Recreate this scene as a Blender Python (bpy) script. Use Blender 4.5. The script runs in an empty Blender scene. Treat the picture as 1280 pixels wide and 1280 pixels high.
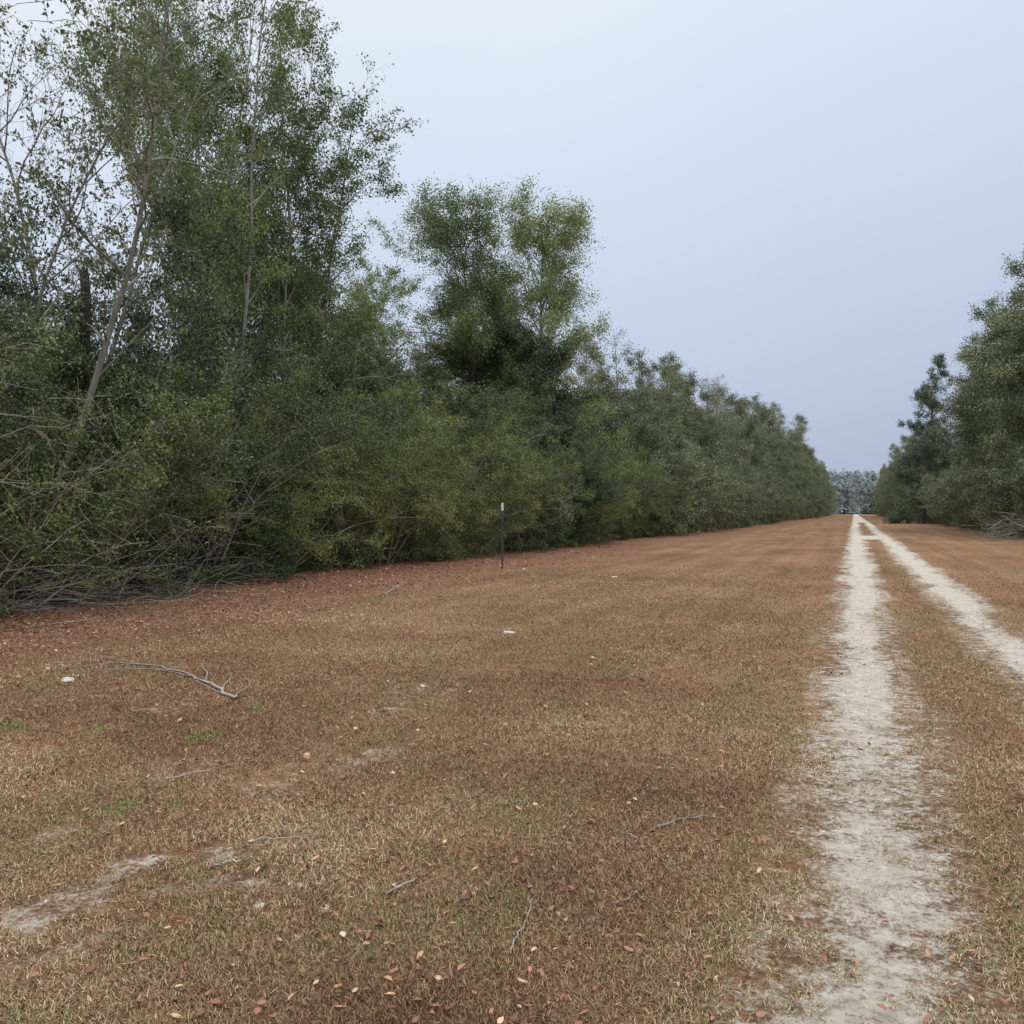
import bpy, math, random
import numpy as np
from mathutils import Vector
S=bpy.context.scene
COL=S.collection
A=math.radians(21.1); F=1108.0; CH=1.6
def gp(px,py):
    zc=F*CH/(py-640.0); xc=zc*(px-640.0)/F
    return (xc*math.cos(A)-zc*math.sin(A), xc*math.sin(A)+zc*math.cos(A))
def lp(px,X):
    phi=math.atan((px-640.0)/F)-A
    return (X, X/math.tan(phi))
# ---------------------------------------------------------------- noise
def vnoise(x,y,seed=0):
    xi=np.floor(x).astype(np.int64); yi=np.floor(y).astype(np.int64)
    fx=x-xi; fy=y-yi; fx=fx*fx*(3-2*fx); fy=fy*fy*(3-2*fy)
    def h(a,b):
        n=(a*374761393+b*668265263+seed*974711)&0x7fffffff
        n=((n^(n>>13))*1274126177)&0x7fffffff
        return ((n^(n>>16))&0xffff)/65535.0
    return (h(xi,yi)*(1-fx)+h(xi+1,yi)*fx)*(1-fy)+(h(xi,yi+1)*(1-fx)+h(xi+1,yi+1)*fx)*fy
def fbm(x,y,seed=0,oc=4):
    s=0;a=.5;t=0
    for i in range(oc):
        s=s+a*vnoise(x*2**i+17.3*i,y*2**i+9.1*i,seed+i); t+=a; a*=.5
    return s/t
def sstep(a,b,x):
    t=np.clip((x-a)/(b-a),0,1); return t*t*(3-2*t)
# ---------------------------------------------------------------- mesh helper
def mk_mesh(name,co,faces,mat,attrs=None):
    me=bpy.data.meshes.new(name)
    co=np.asarray(co,dtype=np.float32)
    me.vertices.add(len(co)); me.vertices.foreach_set('co',co.ravel())
    li=np.concatenate([f.ravel() for f in faces]).astype(np.int32)
    tot=np.concatenate([np.full(len(f),f.shape[1]) for f in faces]).astype(np.int32)
    st=np.concatenate([[0],np.cumsum(tot)[:-1]]).astype(np.int32)
    me.loops.add(len(li)); me.loops.foreach_set('vertex_index',li)
    me.polygons.add(len(tot)); me.polygons.foreach_set('loop_start',st)
    try: me.polygons.foreach_set('loop_total',tot)
    except Exception: pass
    me.update(calc_edges=True)
    for k,(dom,arr) in (attrs or {}).items():
        a=me.attributes.new(k,'FLOAT',dom); a.data.foreach_set('value',np.asarray(arr,dtype=np.float32))
    if mat: me.materials.append(mat)
    return me
def unit(v): return v/np.maximum(np.linalg.norm(v,axis=1,keepdims=True),1e-9)
def tubes(segs,name,mat):
    s=np.array(segs,dtype=np.float64)
    co=[];fa=[];off=0
    for lo,hi,k in ((0,.012,3),(.012,.05,5),(.05,9,9)):
        m=(s[:,6]>=lo)&(s[:,6]<hi); t=s[m]
        if len(t)==0: continue
        p=t[:,0:3];q=t[:,3:6];d=unit(q-p); q=q+d*(t[:,7:8]*.3)
        ref=np.tile([0.31,0.95,0.02],(len(t),1)); u=unit(np.cross(d,ref)); v=np.cross(d,u)
        a=np.arange(k)*2*math.pi/k
        ring=np.cos(a)[None,:,None]*u[:,None,:]+np.sin(a)[None,:,None]*v[:,None,:]
        c0=p[:,None,:]+ring*t[:,6][:,None,None]; c1=q[:,None,:]+ring*t[:,7][:,None,None]
        c=np.concatenate([c0,c1],axis=1).reshape(-1,3); co.append(c)
        b=off+np.arange(len(t))[:,None]*2*k; i=np.arange(k)[None,:]; j=(i+1)%k
        f=np.stack([b+i,b+j,b+k+j,b+k+i],axis=2).reshape(-1,4); fa.append(f); off+=len(c)
    return mk_mesh(name,np.concatenate(co),fa,mat)
def leaves(rs,pts,tone,n,l,w,sig,name,mat,flat=.0,droop=0,clump=.4,cs=1.2):
    pts=np.array(pts);tone=np.array(tone)
    if clump>0:
        nz=.5*vnoise(pts[:,0]*cs+pts[:,2]*.5*cs+50,pts[:,1]*cs-pts[:,2]*.6*cs+50,5)+.5*vnoise(pts[:,2]*cs+50,pts[:,0]*cs*.8-pts[:,1]*cs*.6+50,6)
        th=np.quantile(nz,clump); wgt=(nz>th)*1.0+.16; wgt*=.4+rs.uniform(0,1,len(pts))**2*1.6
        tone=np.clip(tone*.7+.3*(nz-nz.min())/(nz.max()-nz.min()+1e-6)*1.2,0,1)
        i=rs.choice(len(pts),n,p=wgt/wgt.sum())
    else: i=rs.randint(0,len(pts),n)
    c=pts[i]+rs.normal(0,sig,(n,3))*[1,1,.8]
    u=rs.normal(0,1,(n,3)); u[:,2]=u[:,2]*(1-flat)-droop; u=unit(u)
    v=rs.normal(0,1,(n,3)); v=unit(np.cross(u,unit(v)))
    nn=np.cross(u,v)
    L=l*rs.uniform(.6,1.3,(n,1)); W=w*rs.uniform(.6,1.3,(n,1))
    a=c-u*L*.5; b=c+v*W*.5+nn*W*.22-u*L*.05; d=c+u*L*.5; e=c-v*W*.5+nn*W*.22-u*L*.05
    co=np.stack([a,b,d,e],axis=1).reshape(-1,3)
    f=np.arange(n*4).reshape(-1,4)
    t=np.clip(tone[i]*.6+rs.uniform(0,1,n)*.4,0,1)
    return mk_mesh(name,co,[f],mat,{'tone':('FACE',t)})
# ---------------------------------------------------------------- materials
def newmat(name):
    m=bpy.data.materials.new(name); m.use_nodes=True; nt=m.node_tree; nt.nodes.clear(); return m,nt
def ramp(nt,stops,fac,interp='LINEAR'):
    r=nt.nodes.new('ShaderNodeValToRGB'); cr=r.color_ramp; cr.interpolation=interp
    while len(cr.elements)<len(stops): cr.elements.new(.5)
    for e,(p,c) in zip(cr.elements,stops): e.position=p; e.color=(*c,1) if len(c)==3 else c
    nt.links.new(fac,r.inputs[0]); return r.outputs[0]
def math_(nt,op,a,b=None,clamp=False):
    n=nt.nodes.new('ShaderNodeMath'); n.operation=op; n.use_clamp=clamp
    for i,x in enumerate((a,b)):
        if x is None: continue
        if isinstance(x,(int,float)): n.inputs[i].default_value=x
        else: nt.links.new(x,n.inputs[i])
    return n.outputs[0]
def mix(nt,f,a,b,bt='MIX'):
    n=nt.nodes.new('ShaderNodeMix'); n.data_type='RGBA'; n.blend_type=bt
    for idx,x in ((0,f),(6,a),(7,b)):
        if isinstance(x,(int,float)): n.inputs[idx].default_value=x
        elif isinstance(x,tuple): n.inputs[idx].default_value=(*x,1)
        else: nt.links.new(x,n.inputs[idx])
    return n.outputs[2]
def noise(nt,vec,scale,detail=4,rough=.6):
    n=nt.nodes.new('ShaderNodeTexNoise'); n.inputs['Scale'].default_value=scale; n.inputs['Detail'].default_value=detail; n.inputs['Roughness'].default_value=rough
    if vec is not None: nt.links.new(vec,n.inputs['Vector'])
    return n.outputs[0]
def attr(nt,name):
    n=nt.nodes.new('ShaderNodeAttribute'); n.attribute_name=name; return n.outputs['Fac']
LB=1.95
def leafmat(name,stops,rand=.4,transl=.22,rough=.55,mul=None):
    m,nt=newmat(name); k=LB if mul is None else mul
    stops=[(p,tuple(min(.9,v*k) for v in c)) for p,c in stops]
    t=attr(nt,'tone')
    oi=nt.nodes.new('ShaderNodeObjectInfo')
    tt=math_(nt,'ADD',t,math_(nt,'MULTIPLY',math_(nt,'SUBTRACT',oi.outputs['Random'],.5),rand),True)
    c=ramp(nt,stops,tt)
    p=nt.nodes.new('ShaderNodeBsdfPrincipled'); p.inputs['Roughness'].default_value=rough
    p.inputs['Specular IOR Level'].default_value=.3
    nt.links.new(c,p.inputs['Base Color'])
    o=nt.nodes.new('ShaderNodeOutputMaterial')
    if transl>0:
        tr=nt.nodes.new('ShaderNodeBsdfTranslucent'); nt.links.new(c,tr.inputs[0])
        mx=nt.nodes.new('ShaderNodeMixShader'); mx.inputs[0].default_value=transl
        nt.links.new(p.outputs[0],mx.inputs[1]); nt.links.new(tr.outputs[0],mx.inputs[2]); nt.links.new(mx.outputs[0],o.inputs[0])
    else: nt.links.new(p.outputs[0],o.inputs[0])
    return m
def simplemat(name,c1,c2,scale=8,rough=.85,bump=.3,stretch=(1,1,.25)):
    m,nt=newmat(name)
    tc=nt.nodes.new('ShaderNodeTexCoord'); mp=nt.nodes.new('ShaderNodeMapping'); mp.inputs['Scale'].default_value=stretch
    nt.links.new(tc.outputs['Object'],mp.inputs[0])
    n=noise(nt,mp.outputs[0],scale,6,.7)
    c=ramp(nt,[(.3,c1),(.7,c2)],n)
    p=nt.nodes.new('ShaderNodeBsdfPrincipled'); p.inputs['Roughness'].default_value=rough
    nt.links.new(c,p.inputs['Base Color'])
    b=nt.nodes.new('ShaderNodeBump'); b.inputs['Strength'].default_value=bump; b.inputs['Distance'].default_value=.02
    nt.links.new(n,b.inputs['Height']); nt.links.new(b.outputs[0],p.inputs['Normal'])
    o=nt.nodes.new('ShaderNodeOutputMaterial'); nt.links.new(p.outputs[0],o.inputs[0]); return m
M_bark=simplemat('grey_bark',(.105,.10,.085),(.27,.255,.22),9)
M_twig=simplemat('weathered_twig',(.14,.125,.105),(.32,.29,.25),5)
M_dark=simplemat('dark_bark',(.05,.043,.037),(.15,.13,.11),9)
M_snag=simplemat('rotten_black_wood',(.015,.013,.011),(.05,.042,.035),9)
M_dead=simplemat('bleached_wood',(.22,.195,.165),(.41,.37,.32),12)
L_green=leafmat('oak_leaf',[(0,(.024,.038,.014)),(.35,(.056,.083,.029)),(.7,(.096,.132,.046)),(1,(.175,.20,.08))],transl=.3)
L_dark=leafmat('dark_leaf',[(0,(.016,.025,.012)),(.5,(.036,.052,.025)),(.9,(.066,.084,.038)),(1,(.105,.105,.042))])
L_shrub=leafmat('shrub_leaf',[(0,(.018,.025,.011)),(.3,(.046,.060,.022)),(.68,(.086,.107,.036)),(.92,(.155,.170,.056)),(1,(.19,.14,.05))],rand=.3)
L_grey=leafmat('grey_green_leaf',[(0,(.034,.044,.024)),(.5,(.080,.096,.050)),(1,(.155,.170,.090))],transl=.15)
L_cedar=leafmat('cedar_scale_leaf',[(0,(.024,.036,.023)),(.5,(.052,.070,.043)),(1,(.10,.118,.07))],transl=0)
L_sparse=leafmat('thin_leaf',[(0,(.04,.05,.022)),(.6,(.08,.095,.04)),(.85,(.13,.12,.055)),(1,(.18,.11,.06))])
# ---------------------------------------------------------------- growth
def norm(d):
    l=math.sqrt(d[0]**2+d[1]**2+d[2]**2) or 1; return (d[0]/l,d[1]/l,d[2]/l)
def build(seed,H,r0,R,prof,nlimb,f0=.3,elev=(10,60),stems=1,stemlean=.0,stemdroop=0,droop=0,wander=.06,
          subp=.8,twigp=.8,limbstep=.35,twl=.45,rmin=.004,substep=.22,spread=.3,lvar=(.6,1.2)):
    R_=random.Random(seed); segs=[];pts=[];tone=[]
    g=lambda s:R_.gauss(0,s)
    for s in range(stems):
        az=s*2*math.pi/max(stems,1)+g(.5)
        ln=stemlean*R_.uniform(.4,1.15) if stems>1 else stemlean*.3
        d=norm((math.cos(az)*ln,math.sin(az)*ln,1)); h=H*(1 if s==0 else R_.uniform(.65,1.0))
        p=(math.cos(az)*spread*(stems>1),math.sin(az)*spread*(stems>1),-.1)
        n=max(6,int(h/.45)); st=h/n; poly=[p]; ds=[]; rr=r0*(1 if s==0 else R_.uniform(.5,.95))
        for i in range(n):
            d=norm((d[0]+g(wander),d[1]+g(wander),d[2]+g(wander*.5)-stemdroop*(i/n)))
            q=(p[0]+d[0]*st,p[1]+d[1]*st,p[2]+d[2]*st)
            ra=rr*(1-.93*(i/n)**.85)+.004; rb=rr*(1-.93*((i+1)/n)**.85)+.004
            if i==0: ra*=1.35
            segs.append((*p,*q,ra,rb)); p=q; poly.append(p); ds.append(d)
        nl=max(3,nlimb//stems if stems>1 else nlimb)
        for k in range(nl):
            gg=(k+R_.random())/nl; f=f0+(1-f0)*gg
            idx=min(n-1,int(f*n)); fr=f*n-idx; a0=poly[idx];a1=poly[min(n,idx+1)]
            p=tuple(a0[j]+(a1[j]-a0[j])*fr for j in range(3))
            L=max(.2,R*prof(gg)*R_.uniform(*lvar))
            az=k*2.4+g(.5); e=math.radians(elev[0]+(elev[1]-elev[0])*gg+g(10))
            d=norm((math.cos(az)*math.cos(e)+ds[idx][0]*.3,math.sin(az)*math.cos(e)+ds[idx][1]*.3,math.sin(e)))
            rl=min(rr*(1-.93*f**.85)*.6+.004,.012*L+.006)
            ct=R_.uniform(0,1)
            m=max(3,int(L/limbstep)); sl=L/m
            for i in range(m):
                d=norm((d[0]+g(.16),d[1]+g(.16),d[2]+g(.12)-droop*(i/m)))
                q=(p[0]+d[0]*sl,p[1]+d[1]*sl,p[2]+d[2]*sl)
                ra=max(rmin,rl*(1-.8*i/m)); rb=max(rmin,rl*(1-.8*(i+1)/m))
                segs.append((*p,*q,ra,rb)); p=q
                if i/m>.15:
                    if i==m-1: pts.append(p);tone.append(ct)
                    for rep in range(2):
                        if R_.random()>subp: continue
                        c2=min(1,max(0,ct*.5+R_.random()*.5))
                        l2=(L*(1-i/m)*.45+.35)*R_.uniform(.5,1.2)
                        d2=norm((d[0]*.7+g(.6),d[1]*.7+g(.6),d[2]*.7+g(.5)+.1-droop*.6))
                        p2=p; m2=max(2,int(l2/substep)); s2=l2/m2; r2=max(rmin,rb*.55)
                        for j in range(m2):
                            d2=norm((d2[0]+g(.2),d2[1]+g(.2),d2[2]+g(.15)-droop*.5))
                            q2=(p2[0]+d2[0]*s2,p2[1]+d2[1]*s2,p2[2]+d2[2]*s2)
                            rc=max(rmin,r2*(1-.7*j/m2)); segs.append((*p2,*q2,rc,max(rmin*.8,rc*.8))); p2=q2
                            pts.append(p2);tone.append(c2)
                            if R_.random()<twigp:
                                d3=norm((d2[0]*.6+g(.6),d2[1]*.6+g(.6),d2[2]*.6+g(.5)-droop*.4)); l3=twl*R_.uniform(.5,1.2)/2; p3=p2
                                for k3 in range(2):
                                    q3=(p3[0]+d3[0]*l3,p3[1]+d3[1]*l3,p3[2]+d3[2]*l3)
                                    segs.append((*p3,*q3,rmin*.85,rmin*.6)); p3=q3
                                    pts.append(p3);tone.append(c2)
                                    d3=norm((d3[0]+g(.25),d3[1]+g(.25),d3[2]+g(.25)-droop*.5))
    return segs,pts,tone
PROT={}
def proto(key,seed,bark,leaf,nleaf,l,w,sig,parts=('trunk','crown'),flat=0,ldroop=0,clump=.35,cs=1.2,**kw):
    segs,pts,tone=build(seed,**kw)
    rs=np.random.RandomState(seed)
    t=tubes(segs,key+'_'+parts[0],bark); c=None
    if nleaf: c=leaves(rs,pts,tone,nleaf,l,w,sig,key+'_'+parts[1],leaf,flat,ldroop,clump,cs)
    PROT[key]=(t,c,parts)
def place(key,name,x,y,s=1,rz=0,sz=None,label='',cat='tree',group=None,tilt=0):
    t,c,parts=PROT[key]
    e=bpy.data.objects.new(name,None); e.empty_display_size=.5; COL.objects.link(e)
    e.location=(x,y,0); e.rotation_euler=(0,tilt,rz); e.scale=(s,s,sz or s)
    e['label']=label; e['category']=cat
    if group: e['group']=group
    for m,pn in ((t,parts[0]),(c,parts[1])):
        if m is None: continue
        o=bpy.data.objects.new(pn,m); COL.objects.link(o); o.parent=e
    return e
round_=lambda g: (max(0,1-(1.7*(g-.42))**2))**.5 if abs(1.7*(g-.42))<1 else .15
ovoid=lambda g: (.55+.9*g if g<.45 else max(.12,(1-((g-.45)/.56)**2))**.6*.95)
full=lambda g: (.75+.45*g if g<.5 else max(.2,(1-((g-.5)/.53)**2))**.5*.98)
peak=lambda g: (.8+.4*g if g<.4 else .96*(1-(g-.4)/.62)**.8)
flatp=lambda g: .9-.35*g
proto('tall_a',11,M_bark,L_green,54000,.088,.055,.12,H=16,r0=.085,R=2.3,prof=full,nlimb=120,f0=.30,elev=(30,62),stems=5,stemlean=.16,wander=.035,spread=.5,cs=1.0,clump=.40)
proto('tall_b',15,M_bark,L_green,40000,.088,.055,.12,H=16,r0=.085,R=2.4,prof=full,nlimb=85,f0=.30,elev=(30,62),stems=3,stemlean=.10,wander=.03,spread=.4,cs=1.0,clump=.38)
proto('airy_a',13,M_bark,L_sparse,7500,.08,.05,.05,H=14,r0=.08,R=2.9,prof=ovoid,nlimb=44,f0=.25,elev=(25,60),stems=2,stemlean=.2,wander=.05,rmin=.0055)
proto('airy_b',14,M_bark,L_sparse,5000,.08,.05,.05,H=12,r0=.075,R=2.6,prof=ovoid,nlimb=50,f0=.2,elev=(30,60),stems=3,stemlean=.22,wander=.05,rmin=.006)
proto('oak_a',21,M_bark,L_green,90000,.115,.075,.24,H=19,r0=.2,R=5.4,prof=full,nlimb=85,f0=.2,elev=(10,50),wander=.02,limbstep=.5,substep=.35,twl=.6,rmin=.007,lvar=(.55,1.15),cs=.6,clump=.33)
proto('oak_b',22,M_bark,L_grey,60000,.13,.085,.23,H=17,r0=.17,R=4.2,prof=peak,nlimb=80,f0=.12,elev=(15,55),stems=2,stemlean=.14,wander=.03,limbstep=.5,substep=.35,twl=.6,rmin=.009,lvar=(.6,1.15),cs=.7,clump=.25)
proto('oak_e',27,M_bark,L_grey,56000,.13,.085,.23,H=17,r0=.15,R=3.8,prof=peak,nlimb=85,f0=.10,elev=(15,55),stems=3,stemlean=.16,wander=.03,limbstep=.5,substep=.35,twl=.6,rmin=.009,lvar=(.6,1.2),cs=.7,clump=.25)
proto('oak_c',23,M_dark,L_dark,75000,.12,.08,.18,H=10.5,r0=.2,R=4.2,prof=round_,nlimb=60,f0=.04,elev=(0,55),wander=.04,limbstep=.5,substep=.3,twl=.6,rmin=.006,cs=.8)
proto('oak_d',29,M_twig,L_grey,26000,.12,.08,.22,H=16,r0=.14,R=3.8,prof=peak,nlimb=75,f0=.15,elev=(20,58),stems=3,stemlean=.16,wander=.03,limbstep=.5,substep=.35,twl=.7,rmin=.012,cs=.7,clump=.15)
proto('cedar',25,M_dark,L_cedar,80000,.20,.10,.22,H=21,r0=.28,R=6.4,prof=lambda g:(1-g)**.75*.95+.05,nlimb=80,f0=.04,elev=(0,38),wander=.015,limbstep=.5,substep=.35,twl=.6,rmin=.01,droop=.05,lvar=(.45,1.2),clump=.25,cs=.6)
P2=('branches','foliage')
proto('shrub_a',31,M_twig,L_shrub,72000,.055,.035,.085,P2,H=5.0,r0=.028,R=1.5,prof=flatp,nlimb=110,f0=.06,elev=(5,45),stems=11,stemlean=.7,stemdroop=.12,droop=.16,wander=.09,rmin=.0044,twl=.5,cs=1.1,clump=.40)
proto('shrub_b',32,M_twig,L_shrub,60000,.055,.035,.085,P2,H=5.4,r0=.026,R=1.6,prof=flatp,nlimb=110,f0=.06,elev=(0,45),stems=12,stemlean=.85,stemdroop=.18,droop=.20,wander=.09,rmin=.0044,twl=.55,cs=1.1,clump=.40)
proto('shrub_c',33,M_twig,L_dark,60000,.06,.04,.09,P2,H=5.4,r0=.035,R=1.6,prof=flatp,nlimb=110,f0=.05,elev=(5,50),stems=10,stemlean=.55,stemdroop=.06,droop=.08,wander=.08,rmin=.0045,twl=.5,cs=1.5)
proto('shrub_far',34,M_twig,L_grey,34000,.12,.075,.16,P2,H=6.0,r0=.05,R=2.1,prof=flatp,nlimb=90,f0=.05,elev=(5,50),stems=9,stemlean=.65,stemdroop=.10,droop=.12,wander=.08,limbstep=.45,substep=.35,rmin=.010,twl=.7,cs=1.0,clump=.3)
proto('bare_a',35,M_dead,L_shrub,3500,.05,.035,.05,P2,H=4.1,r0=.013,R=1.5,prof=flatp,nlimb=64,f0=.2,elev=(0,40),stems=8,stemlean=1.2,stemdroop=.2,droop=.14,wander=.11,rmin=.0034,twl=.5,subp=.5,twigp=.65)
proto('bare_b',36,M_dead,L_shrub,3500,.05,.035,.05,P2,H=4.8,r0=.013,R=1.6,prof=flatp,nlimb=60,f0=.25,elev=(10,50),stems=7,stemlean=.8,stemdroop=.12,droop=.10,wander=.11,rmin=.0034,twl=.5,subp=.5,twigp=.65)
rnd=random.Random(5)
GT='trees along the track'
LT='tall slender many-stemmed oak with airy green crown above the thicket'
for px,X,k,s,sz,rz in ((272,-15.6,'tall_a',.80,1.14,0.3),(335,-16.8,'tall_a',.92,1.10,2.0),(300,-19.5,'tall_b',1.0,1.2,3.0),
                       (380,-18.5,'tall_b',1.05,.96,5.2),(440,-18.5,'tall_b',1.15,.80,2.2),(500,-17.5,'tall_b',1.05,.66,1.1),(410,-22,'tall_a',.95,.88,4)):
    x,y=lp(px,X); place(k,'oak_tree',x,y,s,rz,sz,label=LT,group=GT)
for px,X,k,s,sz,rz in ((2,-14.2,'airy_a',1,1.15,.4),(60,-17.5,'airy_b',1.1,1.5,2),(-60,-15,'airy_a',1,1.2,3),(530,-16.8,'airy_a',.8,.74,3.4),(165,-20,'airy_a',1.1,1.35,1),(480,-20,'airy_a',.9,.95,2.2)):
    x,y=lp(px,X); place(k,'young_tree',x,y,s,rz,sz,label='thin grey-stemmed young tree with sparse winter leaves in the thicket',group='sparse young trees')
for px,X,k,s,sz,rz in ((694,-15.3,'oak_a',.88,.90,3.6),(606,-15.8,'oak_a',.78,.80,2.5),(745,-17,'oak_b',.85,.82,1.9),(655,-19,'oak_e',1.1,.95,4.0),(552,-18,'oak_e',.85,.72,1.0)):
    x,y=lp(px,X); place(k,'oak_tree',x,y,s,rz,sz,label='full leafy oak rising high above the hedge line',group=GT)
for px,X,s,sz,rz in ((668,-13.9,.82,.92,0),(470,-16.5,.6,.62,1.3)):
    x,y=lp(px,X); place('oak_c','evergreen_tree',x,y,s,rz,sz,label='dense dark evergreen tree branching down to the ground',group='dark evergreens in the tree line')
Y=60.0
while Y<520:
    far=Y>150
    h=13.8+min(8.5,(Y-58)*.064)+rnd.uniform(-1.3,1.2)
    k=rnd.choice(['oak_d','oak_b','oak_d','oak_e'] if Y<140 else ['oak_b','oak_e','oak_d'])
    base={'oak_b':17,'oak_d':16,'oak_e':17}[k]
    place(k,'roadside_tree',-14.6+rnd.uniform(-1.5,.6),Y,h/base*rnd.uniform(.9,1.1),rnd.uniform(0,6.28),h/base,label='grey-green roadside tree in a continuous tree line',group=GT)
    Y+=rnd.uniform(4,5.5) if not far else rnd.uniform(7,10)
LS='tangled evergreen shrub with arching grey twigs at the lawn edge'
Y=5.5
while Y<62:
    k=rnd.choice(['shrub_a','shrub_a','shrub_b','shrub_b','shrub_c'])
    s=rnd.uniform(.9,1.1)
    place(k,'shrub',-13.5+rnd.uniform(-.6,.5),Y,s,rnd.uniform(0,6.28),s*rnd.uniform(.95,1.2),label=LS,cat='shrub',group='shrubs forming the thicket')
    Y+=rnd.uniform(2.1,3.0)
Y=6
while Y<66:
    k=rnd.choice(['shrub_a','shrub_b','shrub_c']); s=rnd.uniform(1.0,1.2)
    place(k,'shrub',-16.2+rnd.uniform(-.6,.6),Y,s,rnd.uniform(0,6.28),s*rnd.uniform(1.15,1.35),label=LS,cat='shrub',group='shrubs forming the thicket')
    Y+=rnd.uniform(2.8,3.6)
Y=7
while Y<60:
    s=rnd.uniform(1.1,1.25)
    place('shrub_c','shrub',-20+rnd.uniform(-.8,.8),Y,s,rnd.uniform(0,6.28),s*1.05,label=LS,cat='shrub',group='shrubs forming the thicket')
    Y+=rnd.uniform(3.6,4.6)
Y=60
while Y<420:
    s=rnd.uniform(.85,1.15)*(1 if Y<200 else 1.3)
    place('shrub_far','shrub',-12.9+rnd.uniform(-.7,.5),Y,s,rnd.uniform(0,6.28),s,label='grey-green shrub at the foot of the tree line',cat='shrub',group='shrubs forming the thicket')
    Y+=rnd.uniform(3,4.2)*(1 if Y<150 else 2.2)
for px,X,k,s,rz in ((5,-12.6,'bare_a',.9,0),(-70,-12.2,'bare_b',1.0,2),(80,-13.0,'bare_a',.8,4),(215,-13.2,'bare_b',.8,2),(585,-12.9,'bare_a',.75,3)):
    x,y=lp(px,X); place(k,'bare_shrub',x,y,s,rz,s,label='nearly leafless pale grey shrub with drooping thin twigs',cat='shrub',group='bare shrubs at the lawn edge')
# east side
Y=60
while Y<420:
    if not (98<Y<150):
        h=(19.0 if Y<98 else 17.5)+rnd.uniform(-1.5,1.3)
        k=rnd.choice(['oak_b','oak_e','oak_b','oak_e'])
        place(k,'roadside_tree',(12.5 if Y<98 else 12.0)+rnd.uniform(-.6,1.0),Y,h/17*1.05,rnd.uniform(0,6.28),h/17,label='tall grey-green oak with limbs leaning over the verge',group=GT)
    Y+=rnd.uniform(5.0,6.5) if Y<150 else rnd.uniform(7,10)
for Y,h in ((102,14),(111,11.5),(121,11),(131,11),(142,12.5)):
    place('oak_b','roadside_tree',14.4,Y,h/17,Y,h/17,label='tall grey-green oak with limbs leaning over the verge',group=GT)
x,y=lp(1154,8.9); place('cedar','cedar_tree',x,y,.90,.7,1.10,label='dark pointed cedar standing at the verge edge',cat='tree',tilt=.02)
Y=57
while Y<380:
    s=rnd.uniform(.85,1.15)*(1 if Y<180 else 1.25)
    place('shrub_far','shrub',12.1+rnd.uniform(-.5,.8),Y,s,rnd.uniform(0,6.28),s,label='grey-green shrub at the foot of the tree line',cat='shrub',group='shrubs across the track')
    Y+=rnd.uniform(3.3,4.2)*(1 if Y<150 else 2.2)
for Y in (60,66,75,84): place('bare_b','bare_shrub',10.9,Y,.9,Y,.6,label='nearly leafless pale grey shrub with drooping thin twigs',cat='shrub',group='bare shrubs at the lawn edge')
# snag
segs=[];x,y=lp(110,-13.9); rr=random.Random(9); p=(0,0,-.1)
for i in range(14):
    q=(p[0]+rr.gauss(0,.02),p[1]+rr.gauss(0,.02),p[2]+.45); segs.append((*p,*q,.13-.003*i,.13-.003*(i+1))); p=q
for k in range(5):
    a=k*1.26; b=(p[0]+.05*math.cos(a),p[1]+.05*math.sin(a),p[2]-.1); segs.append((*b,b[0]+.02,b[1],b[2]+rr.uniform(.2,.5),.045,.01))
for k in range(4):
    a=k*1.7; b=(0,0,3.6+k*.5); segs.append((*b,b[0]+.5*math.cos(a),b[1]+.5*math.sin(a),b[2]+.15,.035,.01))
o=bpy.data.objects.new('dead_tree_snag',tubes(segs,'snag',M_snag)); COL.objects.link(o); o.location=(x,y,0)
o['label']='dark broken dead trunk standing among the shrubs'; o['category']='dead tree'
# ---------------------------------------------------------------- masks
TRK=[(.12,1.0),(1.75,.95)]
def track_sand(x,y):
    w=fbm(y*.15,y*0+3.3,5,3)-.5
    s=np.zeros_like(x)
    for c,hw in TRK:
        d=np.abs(x-c-w*.2)/hw
        n=fbm(x*2.6,y*.8,7,4)-.5
        dd=d+n*.40
        v=.52*(1-sstep(.36,.72,dd))+.52*(1-sstep(.02,.36,d+n*.30))
        v=v*(.62+1.0*(fbm(x*2.2+c*5,y*.9,9,4)-.26))
        s=np.maximum(s,v*(1+.35*sstep(10,28,y)))
    cx=np.exp(-((y-60)/5.5)**2)
    m=(1-sstep(.9,1.4,np.abs(x-.95)))
    s=np.maximum(s,m*sstep(.3,.7,cx))
    far=sstep(120,160,y)*m
    return np.clip(np.maximum(s,far),0,1)
SEG=[(gp(-60,1170),gp(180,1082),.13,.55),(gp(150,1092),gp(330,1050),.13,.52),(gp(60,1040),gp(150,1030),.1,.45),(gp(410,955),gp(500,940),.14,.38),(gp(200,1120),gp(340,1105),.12,.45),(gp(20,1200),gp(120,1180),.12,.38)]
def patch_sand(x,y):
    s=np.zeros_like(x)
    n=fbm(x*7,y*7,11,4); wx=(fbm(x*2,y*2,13,3)-.5)*.6; wy=(fbm(x*2,y*2,14,3)-.5)*.6
    for a,b,w,v in SEG:
        dx,dy=b[0]-a[0],b[1]-a[1]; l2=dx*dx+dy*dy
        t=np.clip(((x+wx-a[0])*dx+(y+wy-a[1])*dy)/l2,0,1)
        d=np.hypot(x+wx-a[0]-t*dx,y+wy-a[1]-t*dy)
        s=np.maximum(s,v*np.exp(-(d/w)**2*.5))
    s=s*np.clip(-.7+3.2*n,0,1.3)
    g=sstep(.64,.85,fbm(x*.9,y*.7,21,4))*.34
    return np.clip(np.maximum(s,g),0,1)
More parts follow.
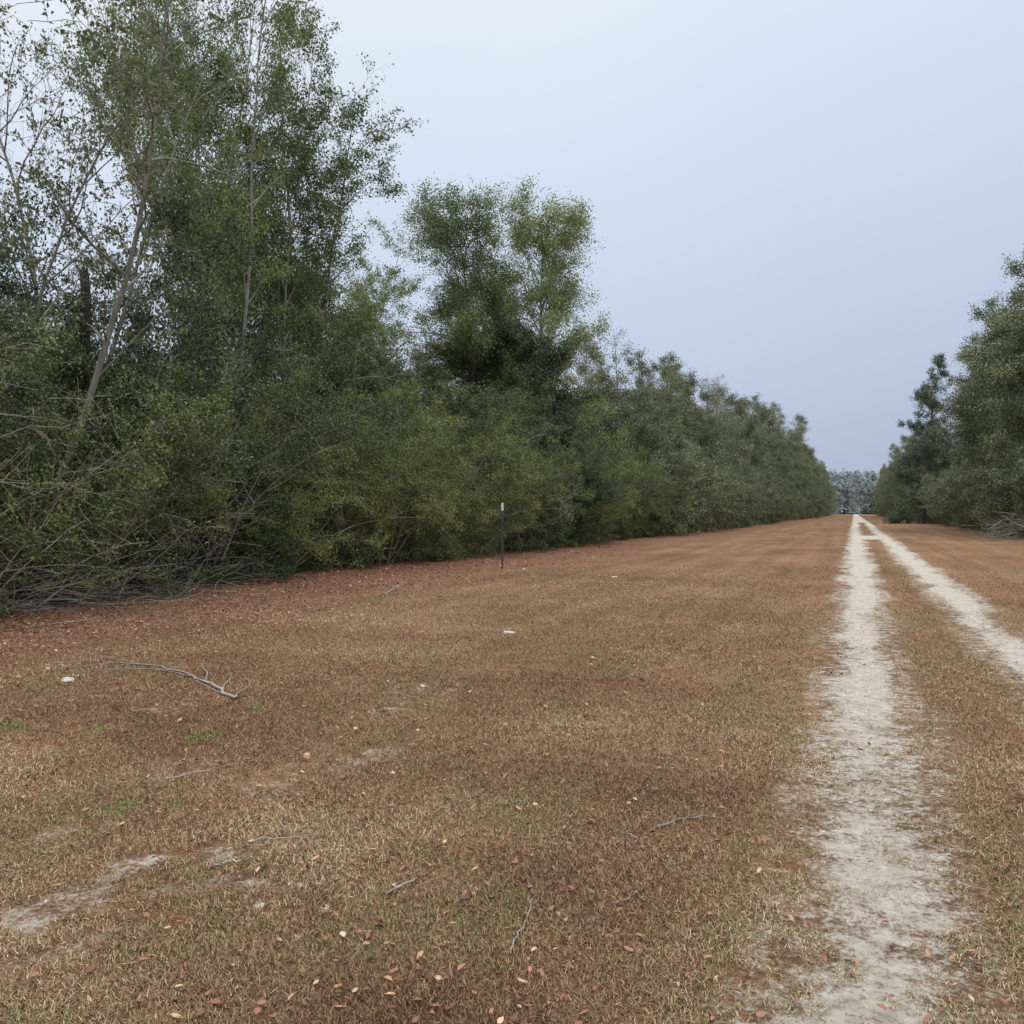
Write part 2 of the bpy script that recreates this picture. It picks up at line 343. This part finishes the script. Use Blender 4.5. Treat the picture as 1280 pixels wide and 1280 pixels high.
def litter_f(x,y):
    n=fbm(x*.35,y*.35,31,3)-.5
    l=1-sstep(-11.4,-6.4,x+n*5)
    r=sstep(8.0,10.5,x+n*2)
    return np.maximum(l,r)
def ground_mat():
    m,nt=newmat('dry_lawn_and_sand')
    ge=nt.nodes.new('ShaderNodeNewGeometry'); P=ge.outputs['Position']
    mp=nt.nodes.new('ShaderNodeMapping'); mp.inputs['Scale'].default_value=(1.1,.035,1); nt.links.new(P,mp.inputs[0])
    n1=noise(nt,P,42,8,.75); n2=noise(nt,P,.55,5,.6); n3=noise(nt,P,7,5,.65); ns=noise(nt,mp.outputs[0],1.3,5,.65)
    nm=noise(nt,P,2.2,6,.7); nb=noise(nt,P,.22,5,.65)
    g=ramp(nt,[(.32,(.076,.044,.026)),(.46,(.193,.118,.071)),(.58,(.305,.200,.126)),(.75,(.51,.385,.265))],n1)
    ol=ramp(nt,[(.32,(.085,.064,.031)),(.48,(.195,.146,.078)),(.72,(.39,.315,.178))],n1)
    g=mix(nt,ramp(nt,[(.42,(0,0,0)),(.66,(.75,.75,.75))],n2),g,ol)
    g=mix(nt,ramp(nt,[(.38,(0,0,0)),(.62,(.8,.8,.8))],nm),g,mix(nt,1.0,g,(.93,.73,.63),'MULTIPLY'))
    g=mix(nt,.8,g,ramp(nt,[(.38,(.74,.68,.64)),(.62,(1.15,1.15,1.15))],nb),'MULTIPLY')
    st=ramp(nt,[(.35,(.78,.75,.73)),(.65,(1.2,1.21,1.23))],ns)
    g=mix(nt,.85,g,st,'MULTIPLY')
    g=mix(nt,.7,g,ramp(nt,[(.35,(.65,.65,.65)),(.6,(1.15,1.15,1.15))],n3),'MULTIPLY')
    v=nt.nodes.new('ShaderNodeTexVoronoi'); v.inputs['Scale'].default_value=26; nt.links.new(P,v.inputs['Vector'])
    sx=nt.nodes.new('ShaderNodeSeparateColor'); nt.links.new(v.outputs['Color'],sx.inputs[0])
    lit=ramp(nt,[(0,(.07,.033,.023)),(.4,(.185,.082,.052)),(.8,(.30,.15,.092)),(1,(.46,.31,.22))],sx.outputs[0])
    lf=math_(nt,'MULTIPLY',attr(nt,'litter'),math_(nt,'ADD',n3,.3),True)
    g=mix(nt,lf,g,lit)
    sa=attr(nt,'sand')
    nf=noise(nt,P,34,7,.8)
    k=math_(nt,'ADD',sa,math_(nt,'MULTIPLY',math_(nt,'SUBTRACT',nf,.5),2.4))
    k=math_(nt,'ADD',k,math_(nt,'MULTIPLY',math_(nt,'SUBTRACT',n3,.5),1.5))
    k=math_(nt,'MULTIPLY',math_(nt,'SUBTRACT',k,.37),2.4,True)
    k=math_(nt,'MULTIPLY',k,math_(nt,'MULTIPLY',sa,5,True))
    sc=ramp(nt,[(.3,(.32,.28,.23)),(.48,(.475,.43,.37)),(.7,(.63,.59,.53))],noise(nt,P,14,8,.75))
    sc=mix(nt,ramp(nt,[(.46,(0,0,0)),(.70,(.65,.65,.65))],noise(nt,P,3.1,5,.7)),sc,(.33,.285,.205))
    g=mix(nt,k,g,sc)
    p=nt.nodes.new('ShaderNodeBsdfPrincipled'); p.inputs['Roughness'].default_value=.95; p.inputs['Specular IOR Level'].default_value=.1
    nt.links.new(g,p.inputs['Base Color'])
    b=nt.nodes.new('ShaderNodeBump'); b.inputs['Strength'].default_value=.8; b.inputs['Distance'].default_value=.03
    nt.links.new(math_(nt,'ADD',n1,math_(nt,'MULTIPLY',n3,.8)),b.inputs['Height']); nt.links.new(b.outputs[0],p.inputs['Normal'])
    o=nt.nodes.new('ShaderNodeOutputMaterial'); nt.links.new(p.outputs[0],o.inputs[0]); return m
M_ground=ground_mat()
def sheet(name,xs,ys,zoff,sand,label):
    X,Yg=np.meshgrid(xs,ys); z=np.full_like(X,zoff)
    co=np.stack([X,Yg,z],axis=2).reshape(-1,3); nx=len(xs);ny=len(ys)
    i=np.arange(nx-1)[None,:];j=np.arange(ny-1)[:,None]; b=j*nx+i
    f=np.stack([b,b+1,b+nx+1,b+nx],axis=2).reshape(-1,4)
    x=X.ravel();y=Yg.ravel()
    me=mk_mesh(name,co,[f],M_ground,{'sand':('POINT',sand(x,y)),'litter':('POINT',litter_f(x,y))})
    o=bpy.data.objects.new(name,me); COL.objects.link(o); o['kind']='structure'; o['label']=label; return o
def grid(a,b,d): return list(np.arange(a,b,d))
xs=np.array([-1500,-600,-200,-80,-40,-25]+grid(-18,-5,.1)+grid(-5,2,.04)+grid(2,8,.1)+[8,10,12,15,25,60,200,600,1500.])
ys=np.array([-300,-60,-20,-5]+grid(0,8,.04)+grid(8,20,.1)+grid(20,60,.4)+grid(60,200,2)+[200,260,400,700,1500,2500.])
o=sheet('ground',xs,ys,0,patch_sand,'brown dormant mown grass with leaf litter and sandy spots'); o['category']='ground'
txs=np.array(grid(-1.0,3.0,.04)); tys=np.array(grid(-4,20,.06)+grid(20,30,.1)+grid(30,90,.4)+grid(90,640,3))
tz=sheet('sand_track',txs,tys,.004,track_sand,'pair of pale sandy wheel tracks with a grassy centre strip'); tz['category']='track'
# ---------------------------------------------------------------- grass
def scatter(rs,n,rmin,rmax):
    r=rmin*(rmax/rmin)**rs.uniform(0,1,n)
    ph=-A+rs.uniform(-math.radians(36),math.radians(36),n)
    return r*np.sin(ph),r*np.cos(ph),r
rs=np.random.RandomState(3)
N=1080000
x,y,r=scatter(rs,N,2.3,36)
ts=track_sand(x,y)
sand=np.maximum(ts,patch_sand(x,y))
lit=litter_f(x,y)
clp=fbm(x*8,y*8,43,3)
keep=(rs.uniform(0,1,N)>np.clip(sand*1.25-.05+(clp-.5)*2.4*(sand>.12),0,.975))&(x>-12)&(x<14)&(rs.uniform(0,1,N)>lit*.7)&(rs.uniform(0,1,N)<.2+1.2*fbm(x*3,y*3,41,3))&(rs.uniform(0,1,N)>sstep(6,34,r)**.7)
x=x[keep];y=y[keep];r=r[keep];ts=ts[keep];n=len(x)
L=rs.uniform(.010,.034,n)*(1+r/30)*(1-.4*np.minimum(1,ts*1.5)); W=rs.uniform(.0009,.0020,n)*(1+r/5)
az=rs.uniform(0,2*math.pi,n); el=np.radians(rs.uniform(3,65,n))
d=np.stack([np.cos(az)*np.cos(el),np.sin(az)*np.cos(el),np.sin(el)],axis=1)
sd=np.stack([-np.sin(az),np.cos(az),rs.uniform(-.5,.5,n)],axis=1)
b=np.stack([x,y,rs.uniform(.0,.010,n)],axis=1)
mid=b+d*L[:,None]*.55; mid[:,2]+=L*.04
tip=b+d*L[:,None]; tip[:,2]-=L*.06; tip[:,2]=np.maximum(tip[:,2],.006)
w=W[:,None]
co=np.stack([b-sd*w*.5,b+sd*w*.5,mid+sd*w*.45,tip,mid-sd*w*.45],axis=1).reshape(-1,3)
f=np.arange(n*5).reshape(-1,5)
tone=rs.uniform(0,1,n)*.66+.75*(fbm(x*.8,y*.8,51,4)-.35)+.35*(fbm(x*.25,y*.25,59,3)-.5)
tone+=ts*.35
green=fbm(x*1.3,y*1.3,61,4)+fbm(x*.25,y*.25,63,2)*.5
tone=np.clip(tone,0,.86)
gm=(green>.80)&(rs.uniform(0,1,n)<.35)
gm|=rs.uniform(0,1,n)<.08+.35*(ts>.1)
for px,py,rad in ((8,912,.16),(120,914,.12),(150,1012,.11),(255,922,.14),(75,942,.07),(320,885,.07),(410,885,.07),(215,1005,.05)):
    cx,cy=gp(px,py); gm2=(((x-cx)**2+((y-cy)*.9)**2)<(rad**2)*rs.uniform(.1,1.4,n))&(rs.uniform(0,1,n)<.75); tone[gm2]=rs.uniform(.95,1,gm2.sum())
q=gm&(tone<.9); tone[q]=rs.uniform(.885,.93,q.sum())
def bladeMat():
    m,nt=newmat('dormant_grass_blade'); t=attr(nt,'tone')
    c=ramp(nt,[(0,(.11,.057,.033)),(.2,(.215,.122,.070)),(.45,(.345,.215,.124)),(.7,(.48,.338,.205)),(.86,(.64,.52,.36)),(.88,(.20,.185,.08)),(.94,(.30,.30,.14)),(.96,(.12,.22,.05)),(1,(.18,.32,.085))],t)
    p=nt.nodes.new('ShaderNodeBsdfPrincipled'); p.inputs['Roughness'].default_value=.7; p.inputs['Specular IOR Level'].default_value=.2
    nt.links.new(c,p.inputs['Base Color']); o=nt.nodes.new('ShaderNodeOutputMaterial'); nt.links.new(p.outputs[0],o.inputs[0]); return m
o=bpy.data.objects.new('grass',mk_mesh('grass',co,[f],bladeMat(),{'tone':('FACE',tone)})); COL.objects.link(o)
o['kind']='stuff'; o['label']='short dormant brown lawn grass with a few green sprigs'; o['category']='grass'
# ---------------------------------------------------------------- leaf litter
N=190000
x,y,r=scatter(rs,N,2.1,50)
lit=litter_f(x,y); sand=track_sand(x,y)
keep=(x>-13.5)&(x<13)&(rs.uniform(0,1,N)<(.05+.75*lit)*(1-.75*np.minimum(1,sand*1.5))*(.3+1.2*fbm(x*1.5,y*1.5,71,3)))&(rs.uniform(0,1,N)>sstep(18,50,r)*.85)
x=x[keep];y=y[keep];r=r[keep];lit=lit[keep];n=len(x)
L=(.009+.030*rs.uniform(0,1,n)**1.4)*(1+.35*lit)*(1+r/30); W=L*rs.uniform(.3,.6,n)
az=rs.uniform(0,2*math.pi,n); tl=rs.normal(0,.25,n); rl=rs.normal(0,.4,n)
u=np.stack([np.cos(az)*np.cos(tl),np.sin(az)*np.cos(tl),np.sin(tl)],axis=1)
v=np.stack([-np.sin(az)*np.cos(rl),np.cos(az)*np.cos(rl),np.sin(rl)],axis=1); nn=np.cross(u,v)
c=np.stack([x,y,rs.uniform(.008,.020,n)+.2*L],axis=1); L=L[:,None];W=W[:,None]
cu=rs.uniform(-.1,.35,(n,1))
P0=c-u*L*.5+nn*L*cu*.5; P1=c-u*L*.12+v*W*.45+nn*W*.3; P2_=c+u*L*.25+v*W*.42+nn*W*.3; P3=c+u*L*.5+nn*L*cu*.6; P4=c+u*L*.25-v*W*.42+nn*W*.3; P5=c-u*L*.12-v*W*.45+nn*W*.3
co=np.stack([P0,P1,P2_,P3,P4,P5],axis=1).reshape(-1,3)
bi=np.arange(n)[:,None]*6
f=np.concatenate([bi+np.array([[0,1,2,3]]),bi+np.array([[0,3,4,5]])],axis=1).reshape(-1,4)
tone=rs.uniform(0,1,n)
m,nt=newmat('fallen_oak_leaf')
cc=ramp(nt,[(0,(.085,.04,.026)),(.35,(.21,.088,.050)),(.75,(.34,.16,.088)),(.92,(.43,.25,.15)),(.975,(.55,.42,.29)),(1,(.60,.25,.08))],attr(nt,'tone'))
p=nt.nodes.new('ShaderNodeBsdfPrincipled'); p.inputs['Roughness'].default_value=.6; nt.links.new(cc,p.inputs['Base Color'])
oo=nt.nodes.new('ShaderNodeOutputMaterial'); nt.links.new(p.outputs[0],oo.inputs[0])
o=bpy.data.objects.new('leaf_litter',mk_mesh('leaf_litter',co,[f],m,{'tone':('FACE',np.repeat(tone,2))})); COL.objects.link(o)
o['kind']='stuff'; o['label']='scattered brown and rust fallen oak leaves on the lawn'; o['category']='leaves'
# ---------------------------------------------------------------- sticks
def stick(name,pts,r,label,mat=M_dead,forks=(),seed=0):
    rr=random.Random(seed); segs=[]
    W=[gp(*q) for q in pts]
    ox,oy=W[0]; P=[]
    for a,b in zip(W[:-1],W[1:]):
        for k in range(5):
            t=k/5; P.append((a[0]+(b[0]-a[0])*t-ox+rr.gauss(0,r*.8),a[1]+(b[1]-a[1])*t-oy+rr.gauss(0,r*.8),r+.006+rr.uniform(0,.01)))
    P.append((W[-1][0]-ox,W[-1][1]-oy,r+.006)); n=len(P)-1
    for i in range(n): segs.append((*P[i],*P[i+1],r*(1-.6*i/n),r*(1-.6*(i+1)/n)))
    for fr,ang,ln in forks:
        i=int(fr*n); p=P[i]; q=P[min(n,i+1)]; a=math.atan2(q[1]-p[1],q[0]-p[0])+ang
        for k in range(6):
            e=(p[0]+math.cos(a)*ln/6,p[1]+math.sin(a)*ln/6,max(.01,p[2]+rr.uniform(-.004,.014))); rk=r*.55
            segs.append((*p,*e,rk*(1-.12*k),rk*(1-.12*(k+1)))); p=e; a+=rr.gauss(0,.15)
    o=bpy.data.objects.new(name,tubes(segs,name,mat)); COL.objects.link(o); o.location=(ox,oy,0)
    o['label']=label; o['category']='stick'; return o
stick('fallen_branch',[(292,877),(265,858),(225,842),(180,833),(110,829),(60,832)],.014,'forked bleached grey fallen branch lying on the lawn',forks=((.1,.5,.7),(.25,-.5,1.1),(.45,.45,1.3),(.6,-.35,1.2),(.35,.25,.9),(.15,-.4,.8),(.02,-.3,.9)),seed=1)
G='loose sticks on the lawn'
for j,(pts,r,mm,fk) in enumerate([
  ([(205,978),(250,968),(293,957)],.006,M_dead,()),
  ([(820,1040),(850,1028),(893,1025)],.008,M_bark,((.5,.5,.12),)),
  ([(637,1192),(652,1165),(668,1125),(655,1098)],.0045,M_dead,()),
  ([(478,1123),(505,1112),(523,1103)],.008,M_dead,()),
  ([(265,1087),(290,1083),(318,1076)],.007,M_dead,()),
  ([(628,1010),(650,1005),(672,1001)],.005,M_twig,()),
  ([(785,1045),(800,1055),(806,1070)],.004,M_dead,()),
  ([(765,1135),(785,1128),(798,1115)],.004,M_twig,()),
  ([(480,745),(500,733),(545,728)],.014,M_dead,((.4,.6,.5),)),
  ([(235,742),(255,728),(275,726)],.014,M_twig,((.4,.6,.6),)),
  ([(310,1055),(350,1052),(395,1048)],.005,M_dead,()),
  ([(10,790),(60,782),(115,776)],.011,M_dead,((.3,.5,.8),(.6,-.4,.6))),
  ([(500,915),(510,908),(512,903)],.006,M_twig,())]):
    o=stick('stick',pts,r,'thin dry weathered stick lying in the grass',mm,fk,seed=20+j); o['group']=G
def chip(px,py,sz,seed):
    import bmesh
    rr=random.Random(seed); bm=bmesh.new(); bmesh.ops.create_icosphere(bm,subdivisions=2,radius=1)
    for v in bm.verts:
        k=rr.uniform(.75,1.15); v.co=Vector((v.co.x*sz*k*1.3,v.co.y*sz*k*.8,v.co.z*sz*k*.35))
    me=bpy.data.meshes.new('stone'); bm.to_mesh(me); bm.free(); me.materials.append(M_stone)
    o=bpy.data.objects.new('stone',me); COL.objects.link(o); X,Y=gp(px,py); o.location=(X,Y,sz*.12); o.rotation_euler=(0,0,rr.uniform(0,3))
    o['label']='small pale chunk of limestone in the grass'; o['category']='stone'; o['group']='pale stones on the lawn'
M_stone=simplemat('pale_limestone',(.38,.34,.29),(.6,.56,.5),20,stretch=(1,1,1))
for j,(px,py,sz) in enumerate([(85,851,.07),(635,792,.07),(768,722,.08),(655,712,.08),(407,1135,.018),(325,1133,.025),(528,858,.03),(375,1107,.02),(715,690,.1)]): chip(px,py,sz,j)
# ---------------------------------------------------------------- fence posts
def prism(poly,z0,z1,name,mat,extra=None):
    import bmesh
    bm=bmesh.new()
    def ext(poly,z0,z1):
        a=[bm.verts.new((x,y,z0)) for x,y in poly]; b=[bm.verts.new((x,y,z1)) for x,y in poly]; n=len(poly)
        for i in range(n): bm.faces.new((a[i],a[(i+1)%n],b[(i+1)%n],b[i]))
        bm.faces.new(a[::-1]); bm.faces.new(b)
    ext(poly,z0,z1)
    for e in extra or []: ext(*e)
    bmesh.ops.recalc_face_normals(bm,faces=bm.faces)
    me=bpy.data.meshes.new(name); bm.to_mesh(me); bm.free(); me.materials.append(mat); return me
M_post=simplemat('dark_green_steel',(.03,.035,.028),(.07,.07,.055),20,.6)
M_white=simplemat('white_post_paint',(.6,.6,.57),(.78,.78,.75),10,.6)
T=[(-.024,0),(.024,0),(.024,.005),(.004,.005),(.004,.03),(-.004,.03),(-.004,.005),(-.024,.005)]
studs=[([(-.006,-.008),(.006,-.008),(.006,-.001),(-.006,-.001)],.2+.055*k,.225+.055*k) for k in range(24)]
def post(px,py,h,rz,tilt,label):
    X,Y=gp(px,py); e=bpy.data.objects.new('fence_post',None); COL.objects.link(e); e.location=(X,Y,0); e.rotation_euler=(tilt,tilt*.5,rz)
    e['label']=label; e['category']='fence post'; e['group']='steel fence posts at the lawn edge'
    a=bpy.data.objects.new('shaft',prism(T,-.1,h-.22,'shaft',M_post,studs)); b=bpy.data.objects.new('painted_top',prism([(x*1.15,y*1.15) for x,y in T],h-.22,h,'painted_top',M_white))
    for q in (a,b): COL.objects.link(q); q.parent=e
post(628,712,1.86,.3,.0,'dark steel fence post with white painted top')
post(803,668,1.7,.3,.02,'dark steel fence post with white painted top')
# ---------------------------------------------------------------- brush piles
def brush(loc,rz,n,sx,sy,hz,rad,mat,seed):
    rr=random.Random(seed); segs=[(-sx*1.3,0,.06,0,.1,.10,rad,rad*.9),(0,.1,.10,sx*1.3,0,.06,rad*.9,rad*.6)]
    for k in range(n):
        a=rr.uniform(0,6.28); p=(rr.gauss(0,sx),rr.gauss(0,sy),rr.uniform(.05,hz)*math.exp(-abs(rr.gauss(0,.5)))); d=norm((math.cos(a),math.sin(a),rr.gauss(0,.3))); L=rr.uniform(.8,2.2); r=rr.uniform(.15,1)*rad
        for i in range(4):
            q=(p[0]+d[0]*L/4,p[1]+d[1]*L/4,max(.03,p[2]+d[2]*L/4)); segs.append((*p,*q,r*(1-.2*i),r*(1-.2*(i+1)))); p=q; d=norm((d[0]+rr.gauss(0,.2),d[1]+rr.gauss(0,.2),d[2]+rr.gauss(0,.1)))
    o=bpy.data.objects.new('brush_pile',tubes(segs,'brush_pile',mat)); COL.objects.link(o); o.location=(*loc,0); o.rotation_euler=(0,0,rz)
    o['label']='heap of cut grey branches at the foot of the trees'; o['category']='brush pile'; o['group']='heaps of dead branches'
brush((10.0,62),1.4,340,3.6,.9,1.6,.045,M_bark,77)
x,y=gp(30,766); brush((x-.6,y+.1),.9,200,1.1,.45,.65,.012,M_dead,78)
x,y=gp(180,752); brush((x-.7,y+.1),1.0,150,1.0,.3,.4,.010,M_twig,81)
# ---------------------------------------------------------------- distant woods
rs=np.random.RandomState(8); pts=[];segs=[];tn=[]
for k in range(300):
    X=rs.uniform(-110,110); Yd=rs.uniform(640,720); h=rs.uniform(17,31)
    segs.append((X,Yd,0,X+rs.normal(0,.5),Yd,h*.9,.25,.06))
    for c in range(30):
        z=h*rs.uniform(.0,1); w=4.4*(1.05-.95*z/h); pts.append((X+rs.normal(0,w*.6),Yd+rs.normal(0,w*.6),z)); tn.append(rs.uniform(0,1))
L_haze=leafmat('haze_tinted_foliage',[(0,(.26,.295,.29)),(.5,(.28,.315,.305)),(1,(.305,.34,.325))],mul=1.25,transl=.3,rand=0,rough=1)  # aerial haze painted into the leaf colour: paler and greyer, no volume
M_haze=simplemat('haze_tinted_bark',(.30,.32,.32),(.34,.36,.36),1)  # trunk colour paled with the same painted-in haze
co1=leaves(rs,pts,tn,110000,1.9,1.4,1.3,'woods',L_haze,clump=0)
e=bpy.data.objects.new('distant_woods',co1); COL.objects.link(e); e['kind']='stuff'; e['label']='wood with aerial haze painted into its pale blue-grey colour, closing the end of the track'; e['category']='woods'
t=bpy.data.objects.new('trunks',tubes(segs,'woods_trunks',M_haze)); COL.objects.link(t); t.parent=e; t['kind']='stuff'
# ---------------------------------------------------------------- world, sun
w=bpy.data.worlds.new('World'); S.world=w; w.use_nodes=True; nt=w.node_tree; nt.nodes.clear()
sky=nt.nodes.new('ShaderNodeTexSky'); sky.sky_type='NISHITA'; sky.sun_disc=False
EL=math.radians(55)
sky.sun_elevation=EL; sky.dust_density=4; sky.air_density=1.5
tc=nt.nodes.new('ShaderNodeTexCoord'); sp=nt.nodes.new('ShaderNodeSeparateXYZ'); nt.links.new(tc.outputs['Generated'],sp.inputs[0])
nz=noise(nt,tc.outputs['Generated'],2.2,4,.5)
zz=math_(nt,'ADD',sp.outputs[2],math_(nt,'MULTIPLY',sp.outputs[0],-.22))
zz=math_(nt,'ADD',zz,math_(nt,'MULTIPLY',math_(nt,'SUBTRACT',nz,.5),.12))
oc=ramp(nt,[(0,(4.4,5.1,6.7)),(.18,(5.6,6.4,8.1)),(.45,(7.2,8.0,9.5)),(.62,(8.5,9.1,10)),(.85,(20,20.5,21)),(1,(25,25,25))],zz)
mx=mix(nt,.93,sky.outputs[0],oc)
bg=nt.nodes.new('ShaderNodeBackground'); bg.inputs[1].default_value=.1; nt.links.new(mx,bg.inputs[0])
ow=nt.nodes.new('ShaderNodeOutputWorld'); nt.links.new(bg.outputs[0],ow.inputs[0])
sl=bpy.data.lights.new('sun','SUN'); sl.energy=1.5; sl.angle=math.radians(25); sl.color=(1,.97,.92)
so=bpy.data.objects.new('sun',sl); COL.objects.link(so)
sd=Vector((math.cos(EL)*math.sin(math.radians(60)),math.cos(EL)*-math.cos(math.radians(60)),math.sin(EL)))
sky.sun_rotation=math.atan2(sd.x,sd.y)
so.rotation_euler=sd.to_track_quat('Z','Y').to_euler(); so.location=(0,0,40)
S.view_settings.view_transform='Standard'; S.view_settings.look='None'; S.view_settings.exposure=0
cam=bpy.data.cameras.new('camera'); cam.sensor_width=36; cam.lens=36*F/1280; cam.clip_end=5000
co_=bpy.data.objects.new('camera',cam); COL.objects.link(co_); co_.location=(0,0,CH); co_.rotation_euler=(math.radians(90),0,A); S.camera=co_
